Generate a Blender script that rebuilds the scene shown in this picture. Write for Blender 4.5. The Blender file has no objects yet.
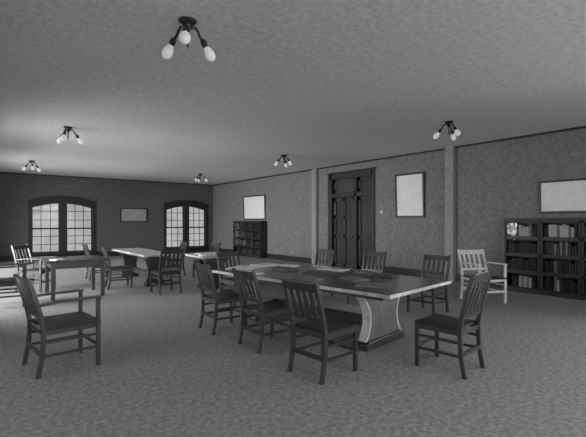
import bpy, bmesh, math, random
from mathutils import Vector, Matrix
random.seed(7)
R = math.radians
C = bpy.context.scene.collection
scn = bpy.context.scene

# ---------------------------------------------------------------- camera, world, lights, exposure
cd = bpy.data.cameras.new('camera'); cam = bpy.data.objects.new('camera', cd); C.objects.link(cam)
cam.location = (0, 0, 1.5)
cam.rotation_euler = (R(90), 0, R(-37.65))
cd.sensor_width = 36; cd.lens = 407 / 586 * 36
cd.shift_y = 3.5 / 586
cd.clip_start = 0.05
scn.camera = cam

w = bpy.data.worlds.new('overcast_sky'); scn.world = w; w.use_nodes = True
nt = w.node_tree; bg = nt.nodes['Background']
tc = nt.nodes.new('ShaderNodeTexCoord'); nz = nt.nodes.new('ShaderNodeTexNoise'); cr = nt.nodes.new('ShaderNodeValToRGB')
nz.inputs['Scale'].default_value = 28; nz.inputs['Detail'].default_value = 3
cr.color_ramp.elements[0].position = .3; cr.color_ramp.elements[0].color = (.45, .45, .45, 1)
cr.color_ramp.elements[1].position = .7; cr.color_ramp.elements[1].color = (.66, .66, .66, 1)
nt.links.new(tc.outputs['Generated'], nz.inputs['Vector']); nt.links.new(nz.outputs['Fac'], cr.inputs['Fac'])
nt.links.new(cr.outputs['Color'], bg.inputs['Color']); bg.inputs['Strength'].default_value = 0.92

def area(name, loc, rot, sx, sy, e):
    l = bpy.data.lights.new(name, 'AREA'); l.shape = 'RECTANGLE'; l.size = sx; l.size_y = sy; l.energy = e
    o = bpy.data.objects.new(name, l); C.objects.link(o); o.location = loc; o.rotation_euler = rot
    return o
# daylight standing outside the windows of the left wall and of the wall behind the camera
for y, e in ((4.3, 110), (9.7, 1250), (15.0, 1350)):
    area('daylight', (-3.0, y, 1.75), (0, R(-78), 0), 2.3, 2.6, e)
for x, e in ((1.4, 450), (4.8, 330)):
    area('daylight', (x, -5.1, 2.1), (R(42), 0, 0), 2.5, 2.3, e)
for y, e in ((-.9, 700), (-3.2, 500)):
    area('daylight', (10.4, y, 1.9), (0, R(62), 0), 2.3, 1.9, e)
scn.view_settings.view_transform = 'Standard'; scn.view_settings.look = 'None'
scn.view_settings.exposure = 0.0; scn.view_settings.gamma = 1; scn.view_settings.use_curve_mapping = False

# ---------------------------------------------------------------- materials
def mat(name, g, rough=.6, var=.0, scale=8., bump=0., bscale=60., spec=.5, stretch=None, emit=0, coat=0):
    m = bpy.data.materials.new(name); m.use_nodes = True; n = m.node_tree; b = n.nodes['Principled BSDF']
    b.inputs['Roughness'].default_value = rough; b.inputs['Specular IOR Level'].default_value = spec
    b.inputs['Base Color'].default_value = (g, g, g, 1)
    if coat: b.inputs['Coat Weight'].default_value = coat; b.inputs['Coat Roughness'].default_value = .2
    if emit:
        b.inputs['Emission Color'].default_value = (1, 1, 1, 1); b.inputs['Emission Strength'].default_value = emit
    t = n.nodes.new('ShaderNodeTexCoord'); mp = n.nodes.new('ShaderNodeMapping')
    if stretch: mp.inputs['Scale'].default_value = stretch
    n.links.new(t.outputs['Object'], mp.inputs['Vector'])
    if var:
        z = n.nodes.new('ShaderNodeTexNoise'); z.inputs['Scale'].default_value = scale; z.inputs['Detail'].default_value = 6
        z.inputs['Roughness'].default_value = .65
        r = n.nodes.new('ShaderNodeValToRGB'); r.color_ramp.elements[0].position = .3; r.color_ramp.elements[1].position = .7
        lo, hi = g * (1 - var), g * (1 + var)
        r.color_ramp.elements[0].color = (lo, lo, lo, 1); r.color_ramp.elements[1].color = (hi, hi, hi, 1)
        n.links.new(mp.outputs[0], z.inputs['Vector']); n.links.new(z.outputs['Fac'], r.inputs['Fac'])
        n.links.new(r.outputs['Color'], b.inputs['Base Color'])
    if bump:
        z = n.nodes.new('ShaderNodeTexNoise'); z.inputs['Scale'].default_value = bscale; z.inputs['Detail'].default_value = 3
        bu = n.nodes.new('ShaderNodeBump'); bu.inputs['Strength'].default_value = bump; bu.inputs['Distance'].default_value = .01
        n.links.new(mp.outputs[0], z.inputs['Vector']); n.links.new(z.outputs['Fac'], bu.inputs['Height'])
        n.links.new(bu.outputs['Normal'], b.inputs['Normal'])
    return m
M = dict(
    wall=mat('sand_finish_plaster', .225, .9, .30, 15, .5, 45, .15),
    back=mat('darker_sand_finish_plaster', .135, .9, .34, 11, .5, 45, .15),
    ceil=mat('ceiling_plaster', .78, .92, .17, 15, .5, 40, .15),
    floor=mat('mottled_floor_covering', .31, .8, .42, 22, .5, 50, .2),
    panel=mat('brown_oak_pedestal', .15, .4, .3, 6, .1, 20, .5, (3, 3, .6)),
    trim=mat('dark_stained_trim', .022, .5, .3, 6, stretch=(1, 1, 4)),
    oak=mat('dark_stained_oak', .034, .33, .35, 9, .15, 30, .9, (3, 3, .6)),
    mid=mat('worn_brown_oak', .040, .36, .35, 9, .15, 30, .55, (3, 3, .6)),
    light=mat('light_varnished_oak', .8, .42, .2, 9, .1, 30, .5, (3, 3, .6)),
    top=mat('polished_table_oak', .065, .26, .35, 5, .06, 14, .6, (.6, 4, 1)),
    paletop=mat('pale_table_top', .55, .42, .25, 5, 0, 14, .5, (.6, 4, 1)),  # paler top shared by two of the far tables
    edge=mat('painted_edge_highlight', .6, .42, .3, 7),  # pale colour paints in the bright highlights along table and pedestal edges
    leather=mat('black_leather', .016, .45, .3, 12, .3, 60),
    paper=mat('newsprint', .62, .8, .12, 40),
    cover=mat('magazine_cover', .17, .5, .5, 14),
    darkcover=mat('dark_magazine_cover', .05, .5, .5, 14),
    picture=mat('pale_print', .88, .7, .10, 7),
    picturegrey=mat('grey_print', .40, .7, .2, 7),
    frame=mat('black_picture_frame', .012, .4, .2, 8),
    metal=mat('blackened_brass', .03, .35, .3, 30, spec=.8),
    bright=mat('polished_metal', .5, .25, .1, 30, spec=.9),
    bulb=mat('frosted_white_bulb', .75, .3, .04, 10, emit=.2),
    book=[mat('book_cloth_' + n, g, .6, .25, 50) for n, g in (('black', .012), ('dark_grey', .035), ('grey', .06), ('pale_grey', .25), ('white', .6))],
)
M['metal'].node_tree.nodes['Principled BSDF'].inputs['Metallic'].default_value = .6
M['bright'].node_tree.nodes['Principled BSDF'].inputs['Metallic'].default_value = .9
gl = bpy.data.materials.new('window_glass'); gl.use_nodes = True; n = gl.node_tree; n.nodes.clear()
out = n.nodes.new('ShaderNodeOutputMaterial'); mx = n.nodes.new('ShaderNodeMixShader'); tr = n.nodes.new('ShaderNodeBsdfTransparent')
gs = n.nodes.new('ShaderNodeBsdfGlossy'); fr = n.nodes.new('ShaderNodeFresnel'); gs.inputs['Roughness'].default_value = .03; fr.inputs['IOR'].default_value = 1.15
tr.inputs['Color'].default_value = (.93, .93, .93, 1)
n.links.new(fr.outputs[0], mx.inputs[0]); n.links.new(tr.outputs[0], mx.inputs[1]); n.links.new(gs.outputs[0], mx.inputs[2]); n.links.new(mx.outputs[0], out.inputs[0])
M['glass'] = gl

# ---------------------------------------------------------------- mesh helpers
class MB:
    def __init__(s): s.b = bmesh.new()
    def box(s, x0, x1, y0, y1, z0, z1):
        vs = [s.b.verts.new((x, y, z)) for x in (x0, x1) for y in (y0, y1) for z in (z0, z1)]
        for f in ((0, 1, 3, 2), (4, 6, 7, 5), (0, 4, 5, 1), (2, 3, 7, 6), (0, 2, 6, 4), (1, 5, 7, 3)):
            s.b.faces.new([vs[i] for i in f])
        return s
    def loft(s, rings, cap=True):
        rr = [[s.b.verts.new(p) for p in r] for r in rings]; k = len(rr[0])
        for a, b in zip(rr, rr[1:]):
            for i in range(k): s.b.faces.new([a[i], a[(i + 1) % k], b[(i + 1) % k], b[i]])
        if cap: s.b.faces.new(rr[0][::-1]); s.b.faces.new(rr[-1])
        return s
    def post(s, pts, w, d):                      # rectangular section, kept level, through points
        return s.loft([[(x - w / 2, y - d / 2, z), (x + w / 2, y - d / 2, z), (x + w / 2, y + d / 2, z), (x - w / 2, y + d / 2, z)] for x, y, z in pts])
    def prism(s, poly, axis, a, b):              # poly extruded along an axis from a to b
        f = {'x': lambda p, t: (t, p[0], p[1]), 'y': lambda p, t: (p[0], t, p[1]), 'z': lambda p, t: (p[0], p[1], t)}[axis]
        return s.loft([[f(p, a) for p in poly], [f(p, b) for p in poly]])
    def lathe(s, prof, seg=20, mtx=None):
        rings = []
        for r, z in prof:
            rings.append([Vector((r * math.cos(t * math.tau / seg), r * math.sin(t * math.tau / seg), z)) for t in range(seg)])
        if mtx: rings = [[mtx @ p for p in r] for r in rings]
        return s.loft(rings)
    def tube(s, pts, r, seg=10):
        pts = [Vector(p) for p in pts]; rings = []
        for i, p in enumerate(pts):
            t = (pts[min(i + 1, len(pts) - 1)] - pts[max(i - 1, 0)]).normalized()
            q = t.to_track_quat('Z', 'Y')
            rings.append([p + q @ Vector((r * math.cos(a * math.tau / seg), r * math.sin(a * math.tau / seg), 0)) for a in range(seg)])
        return s.loft(rings)
    def build(s, name, m, parent=None, bevel=0, smooth=False, **kw):
        bmesh.ops.recalc_face_normals(s.b, faces=s.b.faces)
        me = bpy.data.meshes.new(name); s.b.to_mesh(me); s.b.free(); me.materials.append(m)
        if smooth:
            for p in me.polygons: p.use_smooth = True
        o = bpy.data.objects.new(name, me); C.objects.link(o)
        if parent: o.parent = parent
        if bevel:
            bv = o.modifiers.new('bevel', 'BEVEL'); bv.width = bevel; bv.segments = 2; bv.limit_method = 'ANGLE'
        for k, v in kw.items(): o[k] = v
        return o
def tag(o, label, cat, group=None):
    o['label'] = label; o['category'] = cat
    if group: o['group'] = group
    return o
def thing(name, label, cat, loc=(0, 0, 0), rz=0, group=None):
    o = bpy.data.objects.new(name, None); C.objects.link(o); o.location = loc; o.rotation_euler = (0, 0, R(rz)); o.empty_display_size = .1
    return tag(o, label, cat, group)
def dup(root, loc, rz, label, group=None):
    kids = list(root.children)
    r = root.copy(); C.objects.link(r); r.location = loc; r.rotation_euler = (0, 0, R(rz)); r['label'] = label
    if group: r['group'] = group
    for ch in kids:
        g = list(ch.children)
        c = ch.copy(); C.objects.link(c); c.parent = r
        for k in g:
            d = k.copy(); C.objects.link(d); d.parent = c
    return r
S = dict(kind='structure')

# ---------------------------------------------------------------- the room
X0, X1, Y0, Y1, H = -1.3, 9.5, -4.5, 19.0, 3.4
MB().box(X0 - .2, X1 + .2, Y0 - .2, Y1 + .2, -.1, 0).build('floor', M['floor'], **S)
MB().box(X0 - .2, X1 + .2, Y0 - .2, Y1 + .2, H, H + .1).build('ceiling', M['ceil'], **S)

SILL, HEAD = .24, 2.34
def wall_with_openings(name, axis, at, th, a0, a1, ops, m):
    b = MB(); cur = a0
    def seg(p, q, z0, z1):
        lo, hi = min(at, at + th), max(at, at + th)
        if axis == 'x': b.box(p, q, lo, hi, z0, z1)
        else: b.box(lo, hi, p, q, z0, z1)
    for p, q in ops:
        seg(cur, p, 0, H); seg(p, q, 0, SILL); seg(p, q, HEAD, H); cur = q
    seg(cur, a1, 0, H)
    b.build(name, m, **S)
W1, W2 = (1.62, 3.86), (7.02, 9.10)
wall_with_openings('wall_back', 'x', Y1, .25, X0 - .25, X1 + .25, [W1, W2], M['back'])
LW = [(3.1, 5.5), (8.5, 10.9), (13.8, 16.2)]
wall_with_openings('wall_left', 'y', X0, -.25, Y0 - .25, Y1, LW, M['wall'])
FW = [(.2, 2.6), (3.6, 6.0)]
wall_with_openings('wall_front', 'x', Y0, -.25, X0, X1, FW, M['wall'])
# right wall with the doorway recess
DY0, DY1, DH = 8.32, 10.22, 3.02
b = MB(); b.box(X1, X1 + .25, .1, DY0, 0, H).box(X1, X1 + .25, DY1, Y1 + .25, 0, H).box(X1, X1 + .25, DY0, DY1, DH, H).box(X1 + .25, X1 + .3, DY0 - .1, DY1 + .1, 0, DH + .1)
RW = [(-4.2, -2.3), (-1.9, 0.0)]
cur = Y0 - .25
for p, q in RW:
    b.box(X1, X1 + .25, cur, p, 0, H).box(X1, X1 + .25, p, q, 0, SILL).box(X1, X1 + .25, p, q, HEAD, H); cur = q
b.box(X1, X1 + .25, cur, .1, 0, H)
b.build('wall_right', M['wall'], **S)
M['pilaster'] = mat('pilaster_paint', .32, .8, .2, 15, .4, 45, .2)

# pilasters, dark picture rail under the ceiling, baseboards
for i, y in ((1, 10.95), (2, 5.72)):
    MB().box(X1 - .13, X1 + .01, y - .12, y + .12, 0, H).build('trim_%d' % i, M['pilaster'], bevel=.012, **S)
MB().box(X1 - .035, X1, Y0, Y1, H - .045, H).build('trim_3', M['trim'], **S)
MB().box(X0, X1, Y1 - .035, Y1, H - .045, H).build('trim_4', M['trim'], **S)
def base_y(name, x, t, segs):
    b = MB()
    for p, q in segs: b.box(min(x, x + t), max(x, x + t), p, q, 0, .2).box(min(x, x + t * 1.4), max(x, x + t * 1.4), p, q, 0, .04)
    b.build(name, M['trim'], **S)
base_y('baseboard_right', X1, -.025, [(Y0, 5.58), (5.94, DY0 - .1), (DY1 + .1, 10.77), (11.13, Y1)])
base_y('baseboard_left', X0, .025, [(Y0, Y1)])
MB().box(X0 + .04, X1 - .04, Y1 - .025, Y1, 0, .2).box(X0 + .04, X1 - .04, Y1 - .035, Y1, 0, .04).build('baseboard_back', M['trim'], **S)
MB().box(X0 + .04, X1 - .04, Y0, Y0 + .025, 0, .2).build('baseboard_front', M['trim'], **S)

def window(idx, a, bb, xf):
    """built in local coordinates: x along the wall, y outwards (0 = room face), xf places it"""
    root = bpy.data.objects.new('window_%d' % idx, None); C.objects.link(root); root['kind'] = 'structure'
    root.location, root.rotation_euler = xf
    mid = (a + bb) / 2; n = 14; hw = (bb - a) / 2 + .09
    def arc(z_end, rise, x): return z_end + rise * (1 - ((x - mid) / hw) ** 2)
    xs = [mid - hw + 2 * hw * i / n for i in range(n + 1)]
    poly = [(x, arc(2.37, .20, x)) for x in xs] + [(x, arc(2.02, .24, x)) for x in reversed(xs)]
    f = MB().prism(poly, 'y', -.05, .12)
    f.box(a - .085, a + .03, -.045, .115, SILL - .08, 2.33).box(bb - .03, bb + .085, -.045, .115, SILL - .08, 2.33)
    f.box(mid - .125, mid + .125, -.04, .14, SILL - .05, 2.38)
    f.build('window_frame', M['trim'], root)
    MB().box(a - .15, bb + .15, -.14, .15, SILL - .05, SILL + .02).build('window_sill', M['trim'], root, bevel=.01)
    for p, q in ((a + .03, mid - .125), (mid + .125, bb - .03)):
        for lo, hi, y in ((SILL + .02, 1.25, .06), (1.22, 2.30, .10)):
            m = MB(); t = .032
            m.box(p, p + t, y, y + .035, lo, hi).box(q - t, q, y, y + .035, lo, hi).box(p, q, y, y + .035, lo, lo + .045).box(p, q, y, y + .035, hi - .045, hi)
            for k in (1, 2):
                x = p + (q - p) * k / 3; m.box(x - .011, x + .011, y, y + .03, lo, hi)
                z = lo + (hi - lo) * k / 3; m.box(p, q, y + .002, y + .028, z - .011, z + .011)
            s = m.build('sash', M['trim'], root)
            MB().box(p + .01, q - .01, y + .014, y + .018, lo + .01, hi - .01).build('pane', M['glass'], s)
    return root
window(1, *W1, ((0, Y1, 0), (0, 0, 0)))
window(2, *W2, ((0, Y1, 0), (0, 0, 0)))
for i, (p, q) in enumerate(LW): window(3 + i, p, q, ((X0, 0, 0), (0, 0, R(90))))
for i, (p, q) in enumerate(FW): window(6 + i, -q, -p, ((0, Y0, 0), (0, 0, R(180))))

for i, (p, q) in enumerate(RW): window(8 + i, -q, -p, ((X1, 0, 0), (0, 0, R(-90))))

# doorway: dark surround, transom panel, panelled leaf and a plain dark side leaf
d = bpy.data.objects.new('door_1', None); C.objects.link(d); d['kind'] = 'structure'; d.location = (X1, 0, 0)
f = MB()
f.box(-.04, .2, DY1 - .1, DY1 + .09, 0, DH + .1).box(-.04, .2, DY0 - .09, DY0 + .06, 0, DH + .1).box(-.04, .2, DY0, DY1, DH - .1, DH + .1)
f.box(-.06, .2, DY0 - .12, DY1 + .12, DH + .08, DH + .14)
f.box(-.02, .2, DY0, DY1, 2.32, 2.46).box(-.02, .2, 9.0, 9.1, 0, DH)
f.build('door_frame', M['trim'], d, bevel=.006)
def leaf(y0, y1, z0, z1, rows, cols, name='door_leaf', m=None):
    l = MB(); l.box(.1, .14, y0, y1, z0, z1)
    t = .11
    ys = [y0 + (y1 - y0 - t) * k / cols for k in range(cols + 1)]
    for y in ys: l.box(.06, .1, y, y + t, z0, z1)
    for z in rows: l.box(.06, .1, y0, y1, z, z + .12)
    return l.build(name, m or M['trim'], d, bevel=.006)
lf = leaf(9.1, 10.12, 0.01, 2.32, (.01, .95, 1.6, 2.19), 2)
MB().lathe([(.012, 0), (.012, .04), (.03, .05), (.032, .07), (.015, .085)], 14, Matrix.Translation((.06, 9.19, 1.02)) @ Matrix.Rotation(R(-90), 4, 'Y')).build('door_handle', M['metal'], lf, smooth=True)
leaf(8.38, 9.0, 0.01, 2.32, (.01, .95, 2.19), 1)
leaf(9.1, 10.12, 2.46, DH - .1, (2.46, DH - .22), 1, 'transom_panel', M['oak'])
leaf(8.38, 9.0, 2.46, DH - .1, (2.46, DH - .22), 1, 'transom_panel')
MB().box(.052, .06, 10.03, 10.07, 1.75, 2.15).build('painted_door_glint', M['bright'], d)  # bright strip added to paint in a narrow vertical reflection on the door

t = thing('wall_switch', 'small pale round switch on the right wall just right of the dark doorway', 'switch', (X1, 8.0, 1.8))
MB().lathe([(.045, 0), (.045, .012), (.035, .018)], 16, Matrix.Rotation(R(-90), 4, 'Y')).build('plate', M['picture'], t)
MB().lathe([(.012, .016), (.010, .035)], 10, Matrix.Rotation(R(-90), 4, 'Y')).build('button', M['metal'], t)

# ---------------------------------------------------------------- chairs
def make_chair(name, label, wood, group=None, arms=False, W=.44, D=.44, nsl=4, top=.96, slatm=None, curved=False):
    t = thing(name, label, 'chair', group=group); w = W / 2; y0, y1 = -D / 2, D / 2; slatm = slatm or wood
    sz = .45; lean = .13
    def by(z): return y0 - lean * ((z - sz) / (top - sz)) ** 1.25
    for s in (-1, 1):
        pts = [(s * w, y0 - .05, 0), (s * w, y0 - .01, .22), (s * w, y0, sz)] + [(s * w, by(z), z) for z in (.60, .75, .87, top)]
        MB().post(pts, .036, .042).build('leg', wood, t, bevel=.004)
        MB().post([(s * w, y1, 0), (s * w, y1, .70 if arms else sz - .005)], .038, .038).build('leg', wood, t, bevel=.004)
        m = MB()
        m.box(s * w - .01, s * w + .01, y0, y1, .185, .212).box(s * w - .01, s * w + .01, y0, y1, .315, .342)
        m.build('stretcher', wood, t)
        MB().box(s * w - .013, s * w + .013, y0, y1, sz - .050, sz - .005).build('seat_rail', wood, t)
        if arms:
            MB().loft([[(s * w + dx, yy, zz + dz) for dx, dz in ((-.032, 0), (.032, 0), (.032, .024), (-.032, .024))] for yy, zz in ((by(.66) + .01, .685), (y0 + .12, .70), (y1 - .03, .705), (y1 + .025, .70))]).build('arm', wood, t, bevel=.005)
    MB().box(-w, w, y1 - .013, y1 + .013, sz - .050, sz - .005).build('seat_rail', wood, t)
    MB().box(-w, w, y0 - .013, y0 + .013, sz - .050, sz - .005).build('seat_rail', wood, t)
    MB().box(-w, w, y1 - .01, y1 + .01, .20, .235).build('stretcher', wood, t)
    MB().box(-w, w, y0 - .035, y0 - .012, .20, .24).build('stretcher', wood, t)
    b = MB(); n = 6; e = .012
    g = [[b.b.verts.new((-w - e + (W + 2 * e) * i / n, y0 + .025 + (D + .0) * j / n, sz + .02 + .018 * math.sin(math.pi * i / n) ** .6 * math.sin(math.pi * j / n) ** .6)) for j in range(n + 1)] for i in range(n + 1)]
    for i in range(n):
        for j in range(n): b.b.faces.new([g[i][j], g[i + 1][j], g[i + 1][j + 1], g[i][j + 1]])
    b.box(-w - e, w + e, y0 + .025, y1 + .025, sz - .005, sz + .0205)
    b.build('seat', M['leather'], t, smooth=False)
    def rail(z0, z1, th, bow=0):
        k = 8; rings = []
        for i in range(k + 1):
            x = -w + W * i / k; o = -bow * math.sin(math.pi * i / k)
            up = .018 * math.sin(math.pi * i / k) if curved and z1 > .9 else 0
            rings.append([(x, by(z0) + o - th / 2, z0), (x, by(z0) + o + th / 2, z0), (x, by(z1) + o + th / 2, z1 + up), (x, by(z1) + o - th / 2, z1 + up)])
        return MB().loft(rings)
    rail(top - .095, top - .012, .024, .018).build('top_rail', wood, t, bevel=.003)
    rail(.56, .60, .022, .006).build('back_rail', wood, t)
    for i in range(nsl):
        x = -w + W * (i + 1) / (nsl + 1); hw = .0245
        rings = []
        for z in (.595, .68, .77, top - .09):
            o = -.018 * (z - .5) / .45
            rings.append([(x - hw, by(z) + o - .005, z), (x + hw, by(z) + o - .005, z), (x + hw, by(z) + o + .005, z), (x - hw, by(z) + o + .005, z)])
        MB().loft(rings).build('slat', slatm, t)
    return t
G1 = 'armless slat-back chairs of the reading room'
c0 = make_chair('slat_back_chair', 'nearest of the three dark chairs on the near side of the long table', M['oak'], G1, top=.94)
c0.location = (2.76, 3.06, 0); c0.rotation_euler = (0, 0, R(-85))
dup(c0, (2.80, 4.14, 0), -90, 'middle of the three dark chairs on the near side of the long table')
dup(c0, (2.74, 5.14, 0), -92, 'farthest of the three dark chairs on the near side of the long table')
dup(c0, (3.74, 6.5, 0), 185, 'dark slat-back chair drawn up to the far left end of the long table')
dup(c0, (5.88, 3.98, 0), 96, 'dark chair behind the long table, rightmost of the three, by the second pilaster')
dup(c0, (5.64, 5.14, 0), 97, 'dark chair behind the long table, middle of the three, before the doorway')
dup(c0, (5.34, 6.20, 0), 98, 'dark chair behind the long table, leftmost of the three, by the first pilaster')
dup(c0, (3.14, 8.5, 0), 2, 'dark slat-back chair with its back to the camera below the right-hand window pair')
dup(c0, (2.50, 11.6, 0), -90, 'dark slat-back chair between the two far tables, in front of the left-hand window pair')
dup(c0, (2.56, 9.85, 0), -95, 'dark slat-back chair at the near left corner of the pale-topped far table')
dup(c0, (4.30, 11.1, 0), 88, 'dark slat-back chair behind the pale-topped far table, showing against the right-hand window pair')
dup(c0, (4.8, 10.1, 0), 92, 'dark slat-back chair behind the small table with papers, beside the far corner of the room')
c1 = make_chair('slat_back_chair', 'dark slat-back chair standing alone at the near right end of the long table', M['oak'], G1, W=.43, D=.45, nsl=4, top=1.01, slatm=M['mid'], curved=True)
c1.location = (3.86, 2.37, 0); c1.rotation_euler = (0, 0, R(6))
# the low side arm chair glimpsed behind it
a0 = make_chair('armchair', 'dark slat-back armchair standing alone in the left foreground', M['oak'], arms=True, W=.56, D=.50, nsl=5)
a0.location = (.71, 4.89, 0); a0.rotation_euler = (0, 0, R(-83))
a1 = make_chair('armchair', 'armchair with lit slats tilted back at far left below the left-hand window pair', M['oak'], arms=True, W=.50, D=.48, nsl=4, top=1.0, slatm=M['mid'])
a1.location = (1.0, 10.45, 0); a1.rotation_euler = (0, 0, R(-128))
a3 = dup(a1, (.42, 8.9, 0), -97, 'dark armchair cut by the left edge, its arm and seat front showing')
a2 = make_chair('armchair', 'light-coloured oak armchair in front of the right bookcases', M['light'], arms=True, W=.54, D=.50, nsl=4)
a2.location = (7.56, 3.90, 0); a2.rotation_euler = (0, 0, R(155))

# ---------------------------------------------------------------- tables
def make_table(name, label, loc, rz, W, L, topm, inset=.5, h=.76, highlightm=None, legs=False):
    t = thing(name, label, 'table', loc, rz)
    MB().box(0, W, 0, L, h - .045, h).build('tabletop', topm, t, bevel=.008)
    if highlightm:
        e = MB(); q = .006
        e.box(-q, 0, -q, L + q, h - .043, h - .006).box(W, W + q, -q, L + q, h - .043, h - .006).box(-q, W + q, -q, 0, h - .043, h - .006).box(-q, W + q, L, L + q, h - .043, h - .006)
        e.build('edge_highlight', highlightm, t)  # highlight around the tabletop, painted as a thin pale strip
    MB().box(.14, W - .14, .16, L - .16, h - .105, h - .045).build('apron', M['oak'], t)
    pw = W * .56; cx = W / 2
    if legs:
        for x in (.12, W - .12):
            for y in (.12, L - .12): MB().post([(x, y, 0), (x, y, .4), (x, y, h - .05)], .07, .07).build('leg', M['oak'], t, bevel=.005)
        for x in (.11, W - .13): MB().box(x, x + .02, .15, L - .15, h - .17, h - .10).build('side_rail', M['oak'], t)
        for y in (.11, L - .13): MB().box(.15, W - .15, y, y + .02, h - .17, h - .10).build('side_rail', M['oak'], t)
        return t
    for y in (inset, L - inset):
        n = 12; side = []
        for i in range(n + 1):
            u = i / n; z = .10 + (h - .205) * u
            half = pw / 2 * (.74 + .26 * (2 * u - .85) ** 2 / .8)
            side.append((half, z))
        poly = [(cx - a, z) for a, z in side] + [(cx + a, z) for a, z in reversed(side)]
        MB().prism(poly, 'y', y - .05, y + .05).build('pedestal', M['panel'] if highlightm else M['oak'], t, bevel=.006)
        if highlightm:
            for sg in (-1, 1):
                MB().loft([[(cx + sg * (a - .022), y - .056, z), (cx + sg * (a + .004), y - .056, z), (cx + sg * (a + .004), y + .056, z), (cx + sg * (a - .022), y + .056, z)] for a, z in side]).build('pedestal_highlight', highlightm, t)  # painted highlight down each pedestal side
        fw = pw * 1.02
        MB().prism([(cx - fw / 2, 0), (cx - fw / 2, .07), (cx - fw / 2 + .05, .10), (cx + fw / 2 - .05, .10), (cx + fw / 2, .07), (cx + fw / 2, 0)], 'y', y - .09, y + .09).build('foot', M['mid'], t, bevel=.008)
    MB().box(cx - .035, cx + .035, inset + .05, L - inset - .05, .17, .30).build('stretcher', M['oak'], t)
    return t
TT = make_table('library_table', 'long dark oak library table on curved pedestals with papers on it', (3.30, 2.67, 0), 8, 1.47, 3.12, M['top'], .57, highlightm=M['edge'])
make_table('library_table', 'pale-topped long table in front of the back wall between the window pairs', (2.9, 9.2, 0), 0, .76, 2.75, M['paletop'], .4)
make_table('library_table', 'dark table below the left-hand window pair at the far left', (1.0, 8.85, 0), 0, 1.12, 1.1, M['top'], .3, legs=True)
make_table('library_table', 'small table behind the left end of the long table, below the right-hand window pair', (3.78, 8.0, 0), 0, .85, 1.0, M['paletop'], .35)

def magazine(name, label, x, y, rz, w=.23, h=.31, th=.012, m='paper', openbook=False, z=.7615, group='papers and magazines on the long table'):
    b = MB(); n = 8; rings = []
    for i in range(n + 1):
        u = i / n; xx = -w / 2 + w * u
        zz = th + (.014 * abs(math.sin(u * math.tau)) if openbook else .002 * math.sin(u * 3))
        rings.append([(xx, -h / 2, 0), (xx, h / 2, 0), (xx, h / 2, zz), (xx, -h / 2, zz)])
    o = b.loft(rings).build(name, M[m], smooth=False)
    o.location = (x, y, z); o.rotation_euler = (0, 0, R(rz))
    tag(o, label, 'magazine' if name == 'magazine' else 'newspaper', group)
    return o
magazine('newspaper', 'open white newspaper at the far left corner of the long table', 3.36, 5.62, 30, .50, .40, .01, openbook=True)
magazine('newspaper', 'white newspaper behind the chair top at the left end of the long table', 3.86, 5.76, 10, .42, .34, .02)
magazine('magazine', 'narrow white magazine at the near edge of the long table, left part', 3.12, 5.02, 4, .20, .34)
magazine('magazine', 'white magazine lying farthest from the camera on the long table', 4.13, 5.45, 20, .2, .28, .02)
magazine('magazine', 'pale magazine on the wall side of the long table, middle', 4.34, 4.62, 10, .26, .46)
magazine('magazine', 'grey magazine at the near edge of the long table, behind the nearest chair', 3.36, 4.04, 8, .24, .34, m='cover')
magazine('newspaper', 'folded pale paper near the front corner of the long table', 3.62, 3.16, 30, .30, .38, m='cover')
magazine('magazine', 'grey magazine in the front half of the long table, centre', 3.82, 3.66, -12, .24, .33, .016, 'cover')
magazine('magazine', 'dark magazine at the wall side front of the long table', 4.36, 3.62, 12, .24, .33, .022, 'darkcover')
magazine('magazine', 'pale grey magazine overlapping the wall-side edge of the long table top, right half', 4.48, 4.02, 5, .24, .33, .016, 'cover')
magazine('magazine', 'dark magazine in the middle of the long table', 3.85, 4.42, 15, .24, .33, .02, 'darkcover')
magazine('magazine', 'dark thick magazine left of centre on the long table', 3.72, 5.02, 0, .26, .34, .03, 'darkcover')
g2 = 'papers on the small far table'
magazine('newspaper', 'white newspaper at the near left corner of the small far table', 3.98, 8.22, 10, .3, .3, .02, group=g2)
magazine('newspaper', 'white newspaper at the near right corner of the small far table', 4.4, 8.2, -10, .3, .3, .02, group=g2)
magazine('newspaper', 'white newspaper on the back half of the small far table', 4.2, 8.65, 0, .5, .4, .02, group=g2)
magazine('magazine', 'white paper at the near edge of the dark table at far left', 1.22, 9.02, 20, .22, .24, .02, group='papers on the dark far table')

# ---------------------------------------------------------------- bookcases along the right wall, with their books
def bookcase(y_right, W, label, fx=9.15, h=1.58):
    t = thing('bookcase', label, 'bookcase', (fx, y_right, 0))   # front at local x=0, width along +y
    D = X1 - fx - .03
    c = MB(); c.box(0, D, 0, .025, 0, h).box(0, D, W - .025, W, 0, h).box(D - .015, D, .025, W - .025, 0, h).box(-.015, D, -.0, W, h - .06, h).box(0, D, .025, W - .025, 0, .08)
    c.build('case', M['trim'], t, bevel=.003)
    for k in range(4):
        z0 = .08 + k * .36
        MB().box(.015, D - .015, .025, W - .025, z0, z0 + .02).build('shelf', M['oak'], t)
        z1 = z0 + .36
        if k == 3: z1 = h - .06
        m = MB(); q = .032
        m.box(-.012, .01, .012, .012 + q, z0 + .004, z1 - .004).box(-.012, .01, W - .012 - q, W - .012, z0 + .004, z1 - .004).box(-.012, .01, .012, W - .012, z0 + .004, z0 + .004 + q).box(-.012, .01, .012, W - .012, z1 - .004 - q, z1 - .004)
        dr = m.build('door', M['trim'], t)
        MB().box(-.002, .002, .03, W - .03, z0 + .02, z1 - .02).build('glass_pane', M['glass'], dr)
        MB().lathe([(.006, 0), (.006, .012), (.012, .018), (.006, .026)], 10, Matrix.Translation((-.012, W / 2, z0 + .022)) @ Matrix.Rotation(R(-90), 4, 'Y')).build('knob', M['metal'], dr)
    return t
SH = ('bottom', 'second lowest', 'second highest', 'top')
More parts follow.
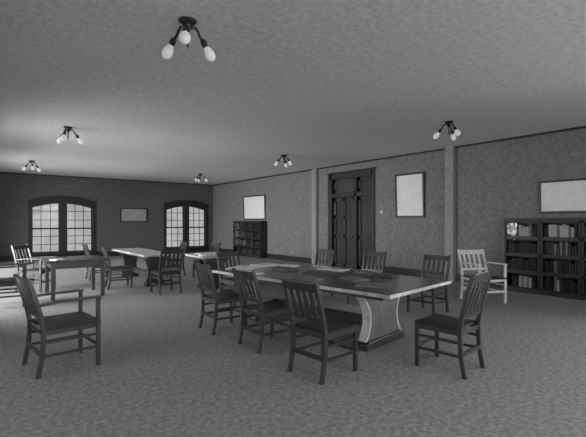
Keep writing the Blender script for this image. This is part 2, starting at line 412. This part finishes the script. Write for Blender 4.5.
def books(y_right, W, k, pattern, where, fx=9.15):
    """pattern: one digit of book tone per book, from left (far) to right (near); space = gap"""
    z = .08 + k * .36 + .0205; n = len(pattern); step = (W - .07) / n
    for i, ch in enumerate(pattern):
        if ch == ' ': continue
        g = int(ch); hh = .21 + random.random() * .075; th = step * (.82 + .15 * random.random()); dd = .17 + .02 * random.random()
        yc = y_right + W - .035 - (i + .5) * step
        x0 = fx + .035
        b = MB()
        b.prism([(x0, yc - th / 2 + .004), (x0 + .006, yc - th / 2), (x0 + dd, yc - th / 2), (x0 + dd, yc + th / 2), (x0 + .006, yc + th / 2), (x0, yc + th / 2 - .004)], 'z', z, z + hh)
        o = b.build('book', M['book'][g])
        tone = ('black', 'dark grey', 'grey', 'pale grey', 'white')[g]
        tag(o, '%s-spined book on the %s shelf of %s' % (tone, SH[k], where), 'book', '%s books on the %s shelf of %s' % (tone, SH[k], where))
U = .725
names = ['the leftmost glazed bookcase on the right', 'the middle glazed bookcase on the right', 'the bookcase cut by the right edge']
pats = [('1333413341100', '0121221232101', '0010011010100', '0013144413100'),
        ('0143410121100', '0122321221110', '0132332232211', '0234424343420'),
        ('12', '21', '12', '31')]
pats[0] = ('  0104343410 ', '0010110010100', '0010011010100', '0100044443100')
pats[1] = ('0100342100100', '0110321001110', '0122323232010', '0044434443410')
for i in range(3):
    yr = 4.25 - U * (i + 1)
    bookcase(yr, U, ['glazed sectional bookcase behind the light oak armchair, left of its row', 'glazed sectional bookcase in the middle of the row under the wide picture', 'glazed sectional bookcase at the right edge of the photo'][i])
    for k in range(4):
        p = pats[i][k]
        books(yr, U, k, (p + ' ' * 11) if i == 2 else p, names[i])
U2 = .56
nm = ['the first bookcase from the far corner', 'the second bookcase from the far corner', 'the third bookcase from the far corner', 'the far bookcase nearest the first pilaster']
for i in range(4):
    yr = 16.3 - U2 * (i + 1)
    bookcase(yr, U2, ['glazed bookcase nearest the far corner, under the left picture on the right wall', 'second glazed bookcase from the far corner, below the left picture', 'third glazed bookcase from the far corner, below the left picture', 'rightmost of the far glazed bookcases, nearest the first pilaster'][i], h=1.54)
    for k in range(4):
        books(yr, U2, k, ''.join(random.choice('011223' if i < 3 else '001112') for _ in range(7)), nm[i])

# ---------------------------------------------------------------- pictures on the walls
def picture(label, loc, rz, W, Hh, tilt, fw=.05, m='picture'):
    t = thing('framed_picture', label, 'picture', loc, rz)      # local: x along wall, y towards the wall (+), z up from bottom edge
    t.rotation_euler = (R(tilt), 0, R(rz))
    f = MB(); f.box(-W / 2, W / 2, -.03, 0, 0, fw).box(-W / 2, W / 2, -.03, 0, Hh - fw, Hh).box(-W / 2, -W / 2 + fw, -.03, 0, fw, Hh - fw).box(W / 2 - fw, W / 2, -.03, 0, fw, Hh - fw)
    f.build('frame', M['frame'], t, bevel=.004)
    MB().box(-W / 2 + fw * .8, W / 2 - fw * .8, -.012, -.002, fw * .8, Hh - fw * .8).build('print', M[m], t)
    return t
picture('grey framed picture on the back wall between the two window pairs', (5.55, Y1 - .006, 1.50), 0, 1.18, .63, 1.2, .045, 'picturegrey')
picture('pale framed picture above the far bookcases on the right wall', (X1 - .006, 15.05, 1.60), -90, 1.75, 1.05, 1.5, .05)
picture('tall pale framed picture between the doorway and the second pilaster', (X1 - .006, 6.97, 1.62), -90, .96, 1.24, 2.0, .055)
picture('wide pale framed picture above the right bookcases, cut by the frame', (X1 - .006, 2.97, 1.68), -90, 1.42, .69, 1.5, .045)

# ---------------------------------------------------------------- ceiling lights
def ceiling_light(label, x, y, a0):
    t = thing('ceiling_light', label, 'ceiling light', (x, y, H), 0, 'three-bulb ceiling lights')
    MB().lathe([(.085, 0), (.085, -.012), (.06, -.03), (.035, -.05), (.03, -.085), (.018, -.10)], 22).build('canopy', M['metal'], t, smooth=True)
    MB().lathe([(.012, -.09), (.009, -.18), (.015, -.20), (.004, -.26)], 12).build('finial', M['metal'], t, smooth=True)
    for k in range(3):
        a = R(a0 + 120 * k); dx, dy = math.cos(a), math.sin(a)
        pr = [(.03, -.055), (.075, -.045), (.105, -.075), (.125, -.12), (.155, -.150)]
        arm = MB().tube([(dx * r, dy * r, z) for r, z in pr], .013, 8).build('arm', M['metal'], t, smooth=True)
        ax = Vector((dx * .56, dy * .56, -.83)).normalized(); q = ax.to_track_quat('Z', 'Y').to_matrix().to_4x4()
        mt = Matrix.Translation((dx * .155, dy * .155, -.150)) @ q
        MB().lathe([(.024, -.01), (.028, .0), (.030, .04), (.022, .06)], 14, mt).build('socket', M['metal'], arm, smooth=True)
        MB().lathe([(.018, .045), (.024, .065), (.040, .095), (.050, .13), (.048, .16), (.035, .185), (.014, .2), (.003, .203)], 16, mt).build('bulb', M['bulb'], arm, smooth=True)
        MB().lathe([(.001, 0), (.014, .006), (.017, .02), (.012, .032), (.001, .036)], 10, Matrix.Translation((dx * .05, dy * .05, -.075))).build('knob', M['bright'], arm, smooth=True)
    return t
ceiling_light('large nearest ceiling light at the top of the picture', 1.56, 3.65, 241)
ceiling_light('ceiling light above the second pilaster, right of the picture', 7.05, 4.30, 131)
ceiling_light('ceiling light at left, second nearest of the left row', 1.41, 9.19, 1)
ceiling_light('ceiling light farthest left, near the back wall', 1.30, 14.9, 150)
ceiling_light('small ceiling light in the middle, above the far bookcases side', 6.85, 9.29, 160)
ceiling_light('farthest ceiling light in front of the right-hand window pair', 6.89, 14.9, 200)
